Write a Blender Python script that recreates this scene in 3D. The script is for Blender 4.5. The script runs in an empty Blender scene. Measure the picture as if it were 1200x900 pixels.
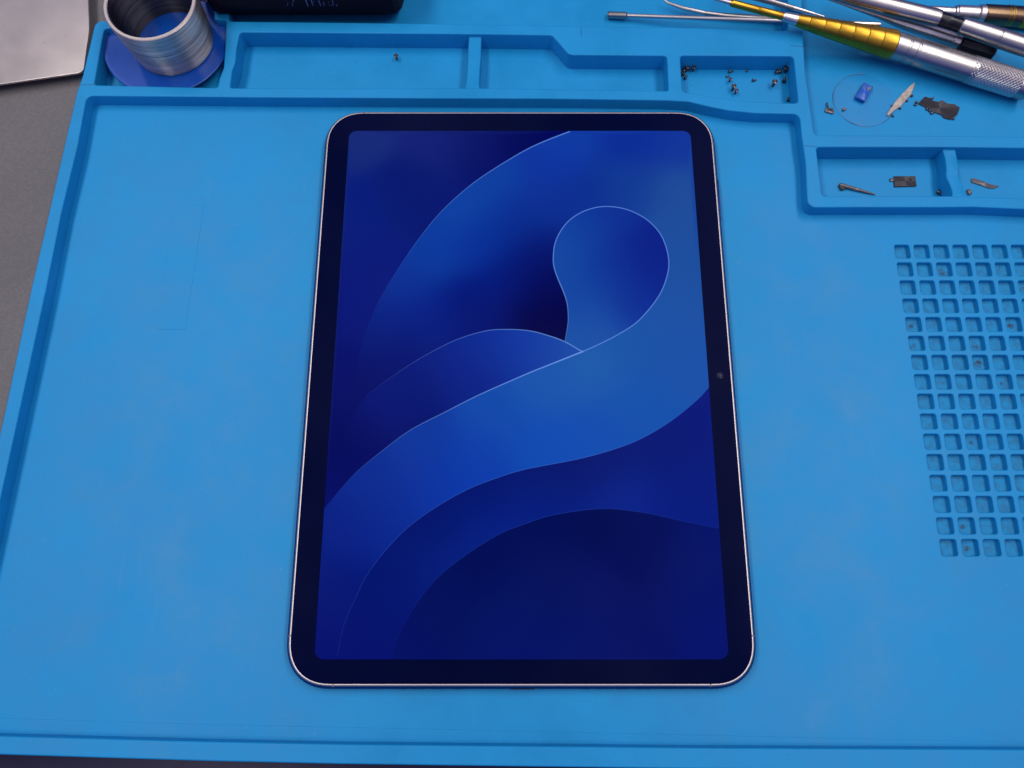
import bpy, bmesh, math, random
from mathutils import Vector, Matrix
from mathutils.geometry import delaunay_2d_cdt

random.seed(7)
R = math.radians
MM = 0.001                      # all lengths below are written in millimetres
scene = bpy.context.scene
C = scene.collection

# ------------------------------------------------------------------ camera
CAM = Vector((-3.6, -99.5, 322.0))
TILT = 16.36
FPX = 927.0                     # focal length in pixels of the 1200 px wide photograph
cam_d = bpy.data.cameras.new('camera')
cam_d.sensor_width = 36.0
cam_d.lens = FPX / 1200.0 * 36.0
cam_d.clip_start = 0.005
cam_d.clip_end = 50.0
cam = bpy.data.objects.new('camera', cam_d)
cam.location = CAM * MM
cam.rotation_euler = (R(TILT), 0, 0)
C.objects.link(cam)
scene.camera = cam

# ------------------------------------------------------------------ world (indoor ambient: pale ceiling, low blue fill added to tint the shade)
w = bpy.data.worlds.new('World')
scene.world = w
w.use_nodes = True
nt = w.node_tree
bg = nt.nodes['Background']
tc = nt.nodes.new('ShaderNodeTexCoord')
sx = nt.nodes.new('ShaderNodeSeparateXYZ')
rp = nt.nodes.new('ShaderNodeValToRGB')
rp.color_ramp.elements[0].position = 0.0
rp.color_ramp.elements[0].color = (0.010, 0.030, 0.46, 1)
rp.color_ramp.elements[1].position = 1.0
rp.color_ramp.elements[1].color = (0.42, 0.43, 0.55, 1)
ROOMX = 7.3
room = nt.nodes.new('ShaderNodeTexNoise')          # noise patches standing in for the unseen room, added for streaks on metal
room.inputs['Scale'].default_value = 2.6
room.inputs['Detail'].default_value = 3.0
rr_ = nt.nodes.new('ShaderNodeValToRGB')
rr_.color_ramp.elements[0].position = 0.40
rr_.color_ramp.elements[0].color = (0.25, 0.25, 0.27, 1)
rr_.color_ramp.elements[1].position = 0.62
rr_.color_ramp.elements[1].color = (2.6, 2.5, 2.45, 1)
mul = nt.nodes.new('ShaderNodeMix')
mul.data_type = 'RGBA'
mul.blend_type = 'MULTIPLY'
mul.inputs[0].default_value = 1.0
nt.links.new(tc.outputs['Generated'], sx.inputs[0])
rmap = nt.nodes.new('ShaderNodeMapping')
rmap.inputs['Location'].default_value = (ROOMX, 0.0, 0.0)
nt.links.new(tc.outputs['Generated'], rmap.inputs['Vector'])
nt.links.new(rmap.outputs['Vector'], room.inputs['Vector'])
nt.links.new(room.outputs['Fac'], rr_.inputs['Fac'])
nt.links.new(sx.outputs['Z'], rp.inputs['Fac'])
nt.links.new(rp.outputs['Color'], mul.inputs[6])
nt.links.new(rr_.outputs['Color'], mul.inputs[7])
nt.links.new(mul.outputs[2], bg.inputs['Color'])
bg.inputs['Strength'].default_value = 0.6

# ------------------------------------------------------------------ two rows of ceiling tubes, left and right of the bench
def area(name, loc, size_x, size_y, power, col):
    l = bpy.data.lights.new(name, 'AREA')
    l.shape = 'RECTANGLE'
    l.size, l.size_y = size_x, size_y
    l.energy = power
    l.color = col
    o = bpy.data.objects.new(name, l)
    o.location = loc
    C.objects.link(o)
    return o
area('ceiling_tube_light', (-0.61, 0.22, 1.25), 0.26, 1.3, 11.0, (1.0, 0.95, 0.91))
area('ceiling_tube_light', (0.61, 0.22, 1.25), 0.26, 1.3, 10.2, (1.0, 0.96, 0.93))

scene.view_settings.view_transform = 'Standard'
scene.view_settings.look = 'None'
scene.view_settings.exposure = 0.0
scene.view_settings.gamma = 1.0
scene.view_settings.use_curve_mapping = False
scene.render.engine = 'CYCLES'
scene.cycles.max_bounces = 10
scene.cycles.diffuse_bounces = 5
scene.cycles.glossy_bounces = 5
scene.cycles.transparent_max_bounces = 12

# ================================================================== helpers
ct, st = math.cos(R(TILT)), math.sin(R(TILT))
def at(u, v, z):
    """point of the bench at height z (mm) that was measured at (u, v) in the photograph"""
    a, b = (u - 600.0) / FPX, (450.0 - v) / FPX
    d = Vector((a, b * ct + st, b * st - ct))
    k = (z - CAM.z) / d.z
    return CAM + d * k
def at2(u, v, z):
    p = at(u, v, z)
    return (p.x, p.y)

def lin(c):
    out = []
    for x in c[:3]:
        x /= 255.0
        out.append(x / 12.92 if x <= 0.04045 else ((x + 0.055) / 1.055) ** 2.4)
    return tuple(out)

def link(name, me, mat=None, parent=None, smooth=None):
    o = bpy.data.objects.new(name, me)
    C.objects.link(o)
    if mat is not None and not me.materials:
        me.materials.append(mat)
    if parent is not None:
        o.parent = parent
    if smooth is not None:
        me.shade_smooth()
        me.set_sharp_from_angle(angle=R(smooth))
    return o

def mesh_from(name, verts, faces, mat=None, parent=None, smooth=40, fix=True, flat_caps=False):
    """verts in mm, world frame; parent empties sit at the origin"""
    bm = bmesh.new()
    vs = [bm.verts.new(Vector(v) * MM) for v in verts]
    for f in faces:
        try:
            bm.faces.new([vs[i] for i in f])
        except ValueError:
            pass
    if fix:
        bmesh.ops.recalc_face_normals(bm, faces=bm.faces)
    me = bpy.data.meshes.new(name)
    bm.to_mesh(me)
    bm.free()
    o = link(name, me, mat, parent, smooth)
    if flat_caps:
        for p in me.polygons:
            if abs(p.normal.z) > 0.9995:
                p.use_smooth = False
    return o

def empty(name, loc=(0, 0, 0)):
    o = bpy.data.objects.new(name, None)
    o.empty_display_size = 0.01
    o.location = Vector(loc) * MM
    C.objects.link(o)
    return o

def adopt(child, parent):
    """parent a world-placed mesh to a thing, shifting its mesh so that it stays where it is"""
    child.parent = parent
    off = parent.matrix_basis.translation
    p = parent.parent
    while p:
        off = off + p.matrix_basis.translation
        p = p.parent
    child.data.transform(Matrix.Translation(-off))
    return child

def tag(o, label, cat, group=None):
    o['label'] = label
    o['category'] = cat
    if group:
        o['group'] = group
    return o

def ccw(p):
    a = sum(p[i][0] * p[(i + 1) % len(p)][1] - p[(i + 1) % len(p)][0] * p[i][1] for i in range(len(p)))
    return list(p) if a > 0 else list(reversed(p))

def rounded(pts, r, n=5):
    """fillet every corner of a polygon; r a number or one per corner"""
    out = []
    N = len(pts)
    for i in range(N):
        p0, p1, p2 = Vector(pts[i - 1]), Vector(pts[i]), Vector(pts[(i + 1) % N])
        rr = r[i] if isinstance(r, (list, tuple)) else r
        a, b = (p0 - p1), (p2 - p1)
        la, lb = a.length, b.length
        a.normalize(); b.normalize()
        ang = a.angle(b)
        if rr <= 0 or ang > R(176):
            out.append(tuple(p1)); continue
        t = min(rr / math.tan(ang / 2), la * 0.45, lb * 0.45)
        rad = t * math.tan(ang / 2)
        bis = (a + b).normalized()
        cen = p1 + bis * (rad / math.sin(ang / 2))
        s = p1 + a * t - cen
        e = p1 + b * t - cen
        tot = s.angle_signed(e)
        for k in range(n + 1):
            q = s.copy(); q.rotate(Matrix.Rotation(-tot * k / n, 2))
            out.append(tuple(cen + q))
    return out

def offset_poly(p, d):
    """positive d moves a ccw polygon's edges outwards"""
    p = ccw(p)
    N = len(p)
    out = []
    for i in range(N):
        p0, p1, p2 = Vector(p[i - 1]), Vector(p[i]), Vector(p[(i + 1) % N])
        e1, e2 = (p1 - p0), (p2 - p1)
        if e1.length < 1e-6 or e2.length < 1e-6:
            out.append(tuple(p1)); continue
        n1 = Vector((e1.y, -e1.x)).normalized()
        n2 = Vector((e2.y, -e2.x)).normalized()
        m = n1 + n2
        if m.length < 1e-4:
            out.append(tuple(p1)); continue
        m.normalize()
        k = d / max(0.35, m.dot(n1))
        out.append(tuple(p1 + m * k))
    return out

def slab(name, outer, holes, z0, z1, bevel, mat, parent=None, steps=3, smooth=50, ztop=None):
    """solid plate between z0 and z1 with a rounded upper edge; holes go right through"""
    verts, faces = [], []
    tops = []
    for loop, sgn in [(ccw(outer), -1)] + [(ccw(h), 1) for h in holes]:
        N = len(loop)
        rings = [(0.0, z0), (0.0, z1 - bevel)]
        for k in range(1, steps + 1):
            a = math.pi / 2 * k / steps
            rings.append((bevel * (1 - math.cos(a)), z1 - bevel + bevel * math.sin(a)))
        base = len(verts)
        for off, z in rings:
            q = offset_poly(loop, sgn * off) if off else loop
            verts += [(x, y, z) for x, y in q]
        for r in range(len(rings) - 1):
            for i in range(N):
                j = (i + 1) % N
                faces.append((base + r * N + i, base + r * N + j, base + (r + 1) * N + j, base + (r + 1) * N + i))
        tops.append([base + (len(rings) - 1) * N + i for i in range(N)])
        tops[-1] = (tops[-1], [base + i for i in range(N)])
    def cap(which, flip):
        co, edges, fl, idx = [], [], [], []
        for t in tops:
            ids = t[which]
            s = len(co)
            co += [Vector(verts[i][:2]) for i in ids]
            idx += ids
            edges += [(s + i, s + (i + 1) % len(ids)) for i in range(len(ids))]
        loops, s = [], 0
        for t in tops:
            loops.append([tuple(co[s + i]) for i in range(len(t[which]))]); s += len(t[which])
        vv, ee, ff, ov, oe, of = delaunay_2d_cdt(co, edges, [], 0, 1e-5)
        remap = []
        for k, o in enumerate(ov):
            if o:
                remap.append(idx[o[0]])
            else:
                verts.append((vv[k].x, vv[k].y, z1 if which == 0 else z0)); remap.append(len(verts) - 1)
        for f in ff:
            c = sum((vv[i] for i in f), Vector((0, 0))) / len(f)
            if inside(c, loops[0]) and not any(inside(c, l) for l in loops[1:]):
                g = [remap[i] for i in f]
                if len(set(g)) == len(g):
                    faces.append(tuple(g))
    cap(0, False)
    cap(1, True)
    if ztop:
        verts = [(x, y, z + (ztop(x, y) if z > (z0 + z1) / 2 else 0)) for x, y, z in verts]
    return mesh_from(name, verts, faces, mat, parent, smooth, flat_caps=True)

def inside(p, poly):
    x, y = p[0], p[1]
    c = False
    j = len(poly) - 1
    for i in range(len(poly)):
        xi, yi = poly[i]; xj, yj = poly[j]
        if (yi > y) != (yj > y) and x < (xj - xi) * (y - yi) / (yj - yi) + xi:
            c = not c
        j = i
    return c

def lathe(name, A, B, prof, mat, parent=None, seg=40, smooth=None, rmod=None):
    """turned piece: axis from A to B (mm), profile [(t along axis 0..1, radius mm)]; closed at both ends"""
    A, B = Vector(A), Vector(B)
    if smooth is None:
        smooth = max(16, 430.0 / seg)
    ax = (B - A)
    q = ax.to_track_quat('Z', 'Y')
    ux, uy = q @ Vector((1, 0, 0)), q @ Vector((0, 1, 0))
    verts, faces = [], []
    for k, (t, r) in enumerate(prof):
        for i in range(seg):
            a = 2 * math.pi * i / seg
            rr = r + (rmod(k, i) if rmod else 0)
            verts.append(A + ax * t + (ux * math.cos(a) + uy * math.sin(a)) * rr)
    for k in range(len(prof) - 1):
        for i in range(seg):
            j = (i + 1) % seg
            faces.append((k * seg + i, k * seg + j, (k + 1) * seg + j, (k + 1) * seg + i))
    faces.append(tuple(range(seg)))
    faces.append(tuple((len(prof) - 1) * seg + i for i in range(seg)))
    return mesh_from(name, verts, faces, mat, parent, smooth)

def tube(name, path, radii, mat, parent=None, seg=16):
    path = [Vector(p) for p in path]
    verts, faces = [], []
    for k, p in enumerate(path):
        d = path[min(k + 1, len(path) - 1)] - path[max(k - 1, 0)]
        q = d.to_track_quat('Z', 'Y')
        for i in range(seg):
            a = 2 * math.pi * i / seg
            verts.append(p + q @ Vector((math.cos(a), math.sin(a), 0)) * radii[k])
    for k in range(len(path) - 1):
        for i in range(seg):
            j = (i + 1) % seg
            faces.append((k * seg + i, k * seg + j, (k + 1) * seg + j, (k + 1) * seg + i))
    faces.append(tuple(range(seg)))
    faces.append(tuple((len(path) - 1) * seg + i for i in range(seg)))
    return mesh_from(name, verts, faces, mat, parent, 45)

def box(name, cx, cy, cz, sx_, sy_, sz_, m, parent=None, rz=0.0, bev=0.0, rx=0.0):
    bm = bmesh.new()
    bmesh.ops.create_cube(bm, size=1.0)
    bmesh.ops.scale(bm, vec=(sx_ * MM, sy_ * MM, sz_ * MM), verts=bm.verts)
    if bev:
        bmesh.ops.bevel(bm, geom=list(bm.edges), offset=bev * MM, segments=2, affect='EDGES', profile=0.5)
    bm.transform(Matrix.Translation(Vector((cx, cy, cz)) * MM) @ Matrix.Rotation(rz, 4, 'Z') @ Matrix.Rotation(rx, 4, 'X'))
    me_ = bpy.data.meshes.new(name)
    bm.to_mesh(me_); bm.free()
    o = link(name, me_, m, None, 40)
    if parent is not None:
        adopt(o, parent)
    return o

def spline(pts, step=1.0, closed=False):
    """Catmull-Rom through 2-D points, resampled"""
    P = [Vector(p) for p in pts]
    N = len(P)
    out = []
    for i in range(N if closed else N - 1):
        if closed:
            a, b, c, d = P[i - 1], P[i], P[(i + 1) % N], P[(i + 2) % N]
        else:
            a = P[i - 1] if i else P[0] * 2 - P[1]
            b, c = P[i], P[i + 1]
            d = P[i + 2] if i + 2 < N else P[-1] * 2 - P[-2]
        n = max(1, int((c - b).length / step))
        for k in range(n):
            t = k / n
            out.append(0.5 * ((2 * b) + (c - a) * t + (2 * a - 5 * b + 4 * c - d) * t * t + (3 * b - a - 3 * c + d) * t ** 3))
    if not closed:
        out.append(P[-1])
    return out

# ================================================================== materials
def new_mat(name):
    m = bpy.data.materials.new(name)
    m.use_nodes = True
    n = m.node_tree
    return m, n, n.nodes['Principled BSDF']

def coords(n, scale, sc3=None):
    t = n.nodes.new('ShaderNodeTexCoord')
    mp = n.nodes.new('ShaderNodeMapping')
    mp.inputs['Scale'].default_value = sc3 if sc3 else (scale, scale, scale)
    g = n.nodes.new('ShaderNodeNewGeometry')
    n.links.new(g.outputs['Position'], mp.inputs['Vector'])
    return mp

def noise(n, src, scale, detail=4, rough=0.5):
    t = n.nodes.new('ShaderNodeTexNoise')
    t.inputs['Scale'].default_value = scale
    t.inputs['Detail'].default_value = detail
    t.inputs['Roughness'].default_value = rough
    n.links.new(src.outputs[0], t.inputs['Vector'])
    return t

def ramp(n, fac, stops):
    r = n.nodes.new('ShaderNodeValToRGB')
    el = r.color_ramp.elements
    while len(el) < len(stops):
        el.new(0.5)
    for e, (p, c) in zip(el, stops):
        e.position = p
        e.color = (c[0], c[1], c[2], 1) if not isinstance(c, (int, float)) else (c, c, c, 1)
    n.links.new(fac, r.inputs['Fac'])
    return r

def bump(n, bsdf, height, strength, dist):
    b = n.nodes.new('ShaderNodeBump')
    b.inputs['Strength'].default_value = strength
    b.inputs['Distance'].default_value = dist
    n.links.new(height, b.inputs['Height'])
    n.links.new(b.outputs['Normal'], bsdf.inputs['Normal'])
    return b

def mixc(n, fac, a, b, mode='MIX'):
    m = n.nodes.new('ShaderNodeMix')
    m.data_type = 'RGBA'
    m.blend_type = mode
    if isinstance(fac, (int, float)):
        m.inputs[0].default_value = fac
    else:
        n.links.new(fac, m.inputs[0])
    for sock, val in ((m.inputs[6], a), (m.inputs[7], b)):
        if isinstance(val, tuple):
            sock.default_value = (*val[:3], 1)
        else:
            n.links.new(val, sock)
    return m.outputs[2]

def silicone():
    m, n, b = new_mat('blue_silicone')
    src = coords(n, 1.0)
    cloud = noise(n, src, 9.0, 5, 0.55)
    fine = noise(n, src, 900.0, 3, 0.6)
    speck = noise(n, src, 520.0, 2, 0.5)
    sheen = noise(n, src, 34.0, 6, 0.65)
    scuff = noise(n, coords(n, 1.0, (1.0, 0.12, 1.0)), 150.0, 3, 0.6)
    base = ramp(n, cloud.outputs['Fac'], [(0.3, (0.006, 0.244, 0.535)), (0.7, (0.010, 0.264, 0.565))])
    patch = ramp(n, sheen.outputs['Fac'], [(0.36, 0.93), (0.62, 1.03)])
    col = mixc(n, 1.0, base.outputs['Color'], patch.outputs['Color'], 'MULTIPLY')
    dust = ramp(n, speck.outputs['Fac'], [(0.735, 0.0), (0.78, 0.22)])
    col = mixc(n, dust.outputs['Color'], col, (0.22, 0.38, 0.55))
    rub = ramp(n, scuff.outputs['Fac'], [(0.66, 0.0), (0.80, 0.22)])
    col = mixc(n, rub.outputs['Color'], col, (0.07, 0.30, 0.56))
    n.links.new(col, b.inputs['Base Color'])
    rr = ramp(n, sheen.outputs['Fac'], [(0.3, 0.36), (0.7, 0.58)])
    n.links.new(rr.outputs['Color'], b.inputs['Roughness'])
    b.inputs['Specular IOR Level'].default_value = 0.22
    bump(n, b, fine.outputs['Fac'], 0.3, 0.00014)
    return m
M = {}
M['silicone'] = silicone()

def metal(name, col, rough, streak=None, strength=0.03, dirt=0.0):
    m, n, b = new_mat(name)
    b.inputs['Metallic'].default_value = 1.0
    src = coords(n, 1.0, streak or (1, 1, 1))
    t = noise(n, src, 1600.0, 2, 0.5)
    big = noise(n, coords(n, 1.0), 60.0, 4, 0.6)
    c = ramp(n, big.outputs['Fac'], [(0.3, tuple(x * (1 - 0.12 - dirt) for x in col)), (0.65, col)])
    n.links.new(c.outputs['Color'], b.inputs['Base Color'])
    r = ramp(n, t.outputs['Fac'], [(0.3, max(0.03, rough - 0.03)), (0.7, rough + 0.04)])
    n.links.new(r.outputs['Color'], b.inputs['Roughness'])
    bump(n, b, t.outputs['Fac'], strength, 0.00006)
    return m
M['steel'] = metal('worn_steel', (0.46, 0.43, 0.42), 0.32, dirt=0.15)
M['bright_steel'] = metal('polished_steel', (0.66, 0.61, 0.60), 0.34)
M['rim_steel'] = metal('dull_rim_steel', (0.50, 0.44, 0.42), 0.45)
M['gold'] = metal('gold_anodised', (0.56, 0.31, 0.035), 0.34, dirt=0.15)
def satin(name, col, rough):
    m, n, b = new_mat(name)
    t = noise(n, coords(n, 1.0), 14.0, 3, 0.5)
    c = ramp(n, t.outputs['Fac'], [(0.3, tuple(x * 0.86 for x in col)), (0.7, col)])
    n.links.new(c.outputs['Color'], b.inputs['Base Color'])
    b.inputs['Metallic'].default_value = 1.0
    b.inputs['Roughness'].default_value = rough
    return m
M['aluminium'] = satin('tablet_aluminium', (0.60, 0.52, 0.51), 0.46)
M['tablet_side'] = satin('dark_navy_side', (0.03, 0.05, 0.20), 0.40)  # side metal coloured dark navy, far darker than the rim
M['brown_metal'] = metal('bronze_lacquer', (0.20, 0.13, 0.08), 0.22)

def plain(name, col, rough, spec=0.5, metallic=0.0, var=0.15, nscale=120.0, bstr=0.1):
    m, n, b = new_mat(name)
    t = noise(n, coords(n, 1.0), nscale, 4, 0.6)
    c = ramp(n, t.outputs['Fac'], [(0.3, tuple(x * (1 - var) for x in col)), (0.7, tuple(min(1, x * (1 + var)) for x in col))])
    n.links.new(c.outputs['Color'], b.inputs['Base Color'])
    b.inputs['Roughness'].default_value = rough
    b.inputs['Anisotropic'].default_value = 0.95
    b.inputs['Anisotropic Rotation'].default_value = 0.25
    tg_ = n.nodes.new('ShaderNodeTangent')
    tg_.direction_type = 'RADIAL'
    tg_.axis = 'Z'
    n.links.new(tg_.outputs['Tangent'], b.inputs['Tangent'])
    b.inputs['Specular IOR Level'].default_value = spec
    b.inputs['Metallic'].default_value = metallic
    bump(n, b, t.outputs['Fac'], bstr, 0.0001)
    return m
M['black_plastic'] = plain('black_plastic', (0.004, 0.004, 0.012), 0.30, 0.4)
M['black_bottle'] = plain('black_bottle_plastic', (0.0015, 0.0015, 0.010), 0.5, 0.15)
M['grey_print'] = plain('worn_grey_print', (0.07, 0.09, 0.24), 0.5)
M['dark_part'] = plain('dark_shield_metal', (0.040, 0.036, 0.045), 0.5, 0.5, 0.3, 0.12, 400)
M['grey_part'] = plain('grey_tin', (0.17, 0.155, 0.16), 0.42, 0.5, 0.5, 0.18, 400)
M['tan_part'] = plain('tan_adhesive_strip', (0.42, 0.36, 0.31), 0.55, 0.4, 0.0, 0.3, 500)
M['screw'] = plain('screw_metal', (0.10, 0.095, 0.115), 0.34, 0.5, 0.95, 0.3, 500)
M['mould'] = plain('mould_seam_grime', (0.03, 0.10, 0.20), 0.7, 0.2)
M['cap_highlight'] = plain('cap_highlight', (0.62, 0.58, 0.56), 0.4)  # off-white colour standing for the highlight on the bottle's cap end
M['dark_slot'] = plain('dark_slot', (0.004, 0.004, 0.01), 0.6, 0.2)
M['seam'] = plain('antenna_seam', (0.16, 0.14, 0.15), 0.5, 0.3)
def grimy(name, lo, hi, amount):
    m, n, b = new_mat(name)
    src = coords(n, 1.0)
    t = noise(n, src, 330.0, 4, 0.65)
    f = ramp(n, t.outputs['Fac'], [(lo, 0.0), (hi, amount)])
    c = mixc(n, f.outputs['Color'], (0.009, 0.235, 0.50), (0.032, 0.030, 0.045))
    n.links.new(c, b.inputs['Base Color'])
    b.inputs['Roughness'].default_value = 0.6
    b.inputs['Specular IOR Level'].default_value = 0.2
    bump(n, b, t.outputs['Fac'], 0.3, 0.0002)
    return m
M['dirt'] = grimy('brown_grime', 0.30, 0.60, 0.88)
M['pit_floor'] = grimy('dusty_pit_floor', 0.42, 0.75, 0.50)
M['blue_film'] = plain('blue_plastic_scrap', (0.015, 0.10, 0.46), 0.30, 0.4)

def table_mat():
    m, n, b = new_mat('grey_table_laminate')
    src = coords(n, 1.0)
    a = noise(n, src, 12.0, 5, 0.6)
    f = noise(n, src, 1100.0, 3, 0.7)
    c1 = ramp(n, a.outputs['Fac'], [(0.3, (0.120, 0.112, 0.116)), (0.7, (0.150, 0.140, 0.143))])
    c2 = ramp(n, f.outputs['Fac'], [(0.40, 0.88), (0.62, 1.08)])
    c = mixc(n, 1.0, c1.outputs['Color'], c2.outputs['Color'], 'MULTIPLY')
    n.links.new(c, b.inputs['Base Color'])
    b.inputs['Roughness'].default_value = 0.55
    b.inputs['Specular IOR Level'].default_value = 0.3
    bump(n, b, f.outputs['Fac'], 0.2, 0.00015)
    return m
M['table'] = table_mat()
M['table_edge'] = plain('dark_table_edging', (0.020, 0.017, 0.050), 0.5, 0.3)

def plate_mat():
    m, n, b = new_mat('brushed_sheet_steel')
    b.inputs['Metallic'].default_value = 1.0
    src = coords(n, 1.0, (0.06, 1.0, 1.0))
    t = noise(n, src, 900.0, 3, 0.6)
    src2 = coords(n, 1.0)
    bl = noise(n, src2, 22.0, 4, 0.6)
    sp = noise(n, src2, 260.0, 3, 0.6)
    c0 = ramp(n, bl.outputs['Fac'], [(0.25, (0.58, 0.51, 0.47)), (0.7, (0.74, 0.66, 0.61))])
    sc = ramp(n, sp.outputs['Fac'], [(0.24, 1.0), (0.30, 0.0)])
    c = mixc(n, sc.outputs['Color'], c0.outputs['Color'], (0.22, 0.20, 0.19))
    n.links.new(c, b.inputs['Base Color'])
    r = ramp(n, bl.outputs['Fac'], [(0.3, 0.30), (0.7, 0.36)])
    n.links.new(r.outputs['Color'], b.inputs['Roughness'])
    bump(n, b, t.outputs['Fac'], 0.02, 0.00005)
    return m
M['plate'] = plate_mat()

def turned_mat(name, lo, hi, rough):
    m, n, b = new_mat(name)
    b.inputs['Metallic'].default_value = 1.0
    tcn = n.nodes.new('ShaderNodeTexCoord')
    mp = n.nodes.new('ShaderNodeMapping')
    mp.inputs['Scale'].default_value = (25, 25, 900)
    n.links.new(tcn.outputs['Object'], mp.inputs['Vector'])
    t = noise(n, mp, 1.0, 4, 0.65)
    c = ramp(n, t.outputs['Fac'], [(0.3, lo), (0.65, hi)])
    n.links.new(c.outputs['Color'], b.inputs['Base Color'])
    b.inputs['Roughness'].default_value = rough
    b.inputs['Anisotropic'].default_value = 0.95
    b.inputs['Anisotropic Rotation'].default_value = 0.25
    tg_ = n.nodes.new('ShaderNodeTangent')
    tg_.direction_type = 'RADIAL'
    tg_.axis = 'Z'
    n.links.new(tg_.outputs['Tangent'], b.inputs['Tangent'])
    bump(n, b, t.outputs['Fac'], 0.5, 0.00012)
    return m
M['turned'] = turned_mat('turned_steel', (0.26, 0.25, 0.25), (0.74, 0.69, 0.64), 0.43)
M['turned_dark'] = turned_mat('shaded_inner_steel', (0.04, 0.04, 0.06), (0.15, 0.14, 0.16), 0.42)  # darker copy of the turned steel; shade inside the cup put into colour

def glossy_blue():
    m, n, b = new_mat('glossy_blue_plastic')
    t = noise(n, coords(n, 1.0), 60.0, 3, 0.5)
    c = ramp(n, t.outputs['Fac'], [(0.3, (0.001, 0.060, 0.36)), (0.7, (0.002, 0.075, 0.42))])
    n.links.new(c.outputs['Color'], b.inputs['Base Color'])
    b.inputs['Roughness'].default_value = 0.16
    b.inputs['Specular IOR Level'].default_value = 0.7
    b.inputs['Coat Weight'].default_value = 1.0
    b.inputs['Coat Roughness'].default_value = 0.12
    return m
M['dish'] = glossy_blue()

def bezel_mat():
    m, n, b = new_mat('black_cover_glass')
    t = noise(n, coords(n, 1.0), 25.0, 4, 0.6)
    c = ramp(n, t.outputs['Fac'], [(0.3, (0.0010, 0.0024, 0.024)), (0.7, (0.0014, 0.0032, 0.030))])  # navy base puts the bluish reflected haze into black glass
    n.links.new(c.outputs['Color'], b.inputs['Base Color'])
    r = ramp(n, t.outputs['Fac'], [(0.35, 0.03), (0.7, 0.07)])
    n.links.new(r.outputs['Color'], b.inputs['Roughness'])
    b.inputs['Specular IOR Level'].default_value = 0.07
    return m
M['bezel'] = bezel_mat()

def display_mat():
    m, n, b = new_mat('lit_display')
    a = n.nodes.new('ShaderNodeVertexColor')
    a.layer_name = 'picture'
    b.inputs['Base Color'].default_value = (0.0, 0.0, 0.002, 1)
    n.links.new(a.outputs['Color'], b.inputs['Emission Color'])
    b.inputs['Emission Strength'].default_value = 1.0
    t = noise(n, coords(n, 1.0), 25.0, 4, 0.6)
    r = ramp(n, t.outputs['Fac'], [(0.35, 0.03), (0.7, 0.07)])
    n.links.new(r.outputs['Color'], b.inputs['Roughness'])
    b.inputs['Specular IOR Level'].default_value = 0.07
    return m
M['display'] = display_mat()

def film_mat():
    m, n, b = new_mat('clear_film')
    t = n.nodes.new('ShaderNodeBsdfTransparent')
    t.inputs['Color'].default_value = (0.97, 0.98, 0.99, 1)
    g = n.nodes.new('ShaderNodeBsdfGlossy')
    g.inputs['Roughness'].default_value = 0.2
    mx = n.nodes.new('ShaderNodeMixShader')
    mx.inputs['Fac'].default_value = 0.012
    n.links.new(t.outputs[0], mx.inputs[1])
    n.links.new(g.outputs[0], mx.inputs[2])
    n.links.new(mx.outputs[0], n.nodes['Material Output'].inputs['Surface'])
    return m
M['film'] = film_mat()
M['film_edge'] = plain('film_edge', (0.10, 0.16, 0.26), 0.3)

# ================================================================== the setting: bench top
ZT = -5.0                       # table top; the mat's work surface is z = 0
tb = slab('table', [(-900, -140.0), (900, -148), (900, 900), (-900, 900)], [], -35.0, ZT, 0.6, M['table'])
tb['kind'] = 'structure'
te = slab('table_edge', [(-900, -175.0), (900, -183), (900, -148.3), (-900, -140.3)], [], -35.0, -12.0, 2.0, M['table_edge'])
te['kind'] = 'structure'

# ================================================================== the silicone mat
ZR = 7.0                        # top of the ribs
ZB = -3.0                       # floor of the trays
mat = empty('repair_mat', (0, 0, ZT))
tag(mat, 'blue silicone repair mat with moulded parts trays and a grid of square pits', 'work mat')
def z7(pts):
    return [at2(u, v, ZR) for u, v in pts]
main_open = rounded(z7([(101.5, 112.2), (300, 114), (520, 115.2), (640, 115.5), (780, 117.5), (807, 119), (832, 125), (855, 129.5),
                        (885, 132.5), (937, 133.5), (939.5, 160), (944, 190), (946.5, 243), (1000, 242.8), (1100, 242.8),
                        (1140, 242.4), (1200, 245), (1330, 250), (1420, 880), (1200, 878.5), (820, 876.5), (400, 872.2), (240, 869), (0, 862.5), (-60, 860),
                        (23, 480), (54, 338), (71.5, 250), (91, 170)]),
                   [3, 0, 0, 0, 0, 8, 8, 8, 0, 3, 0, 0, 3.5, 0, 20, 0, 0, 4, 4, 0, 0, 0, 0, 0, 4, 0, 0, 0, 0])
parts_open = rounded(z7([(281, 37.8), (277, 58), (276, 72), (272, 83), (269.5, 103), (410, 103.6), (560, 103), (783.5, 106.5), (781.5, 65.3),
                         (667, 64.3), (647, 41.3), (560, 40)]), [1.5, 0, 3, 3, 1.2, 0, 0, 1.2, 1.6, 4, 2.5, 0])
screw_open = rounded(z7([(797, 65), (799.5, 107.3), (812, 109.2), (840, 114.5), (870, 118.5), (935.5, 121), (930, 65.8)]), [1.6, 2, 0, 6, 6, 1.8, 1.8])
tool_open = rounded(z7([(938.5, -40), (941, 40), (943.5, 80), (948.5, 115), (954.5, 158.4), (1100, 158.8), (1200, 160.4), (1330, 163), (1330, -40)]),
                    [0, 0, 0, 0, 2, 0, 0, 3, 0])
side_open = rounded(z7([(956.5, 172.2), (963.5, 229.8), (1115, 229.6), (1140, 230.6), (1200, 232.3), (1330, 236), (1330, 176), (1200, 173.4), (1100, 172.3)]),
                    [1.6, 1.6, 0, 0, 0, 3, 3, 0, 0])
back_open = rounded(z7([(268, -40), (268, 24.8), (470, 27), (640, 30), (820, 32.5), (924, 36), (922.5, -40)]), [0, 2, 0, 0, 0, 2, 0])
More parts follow.
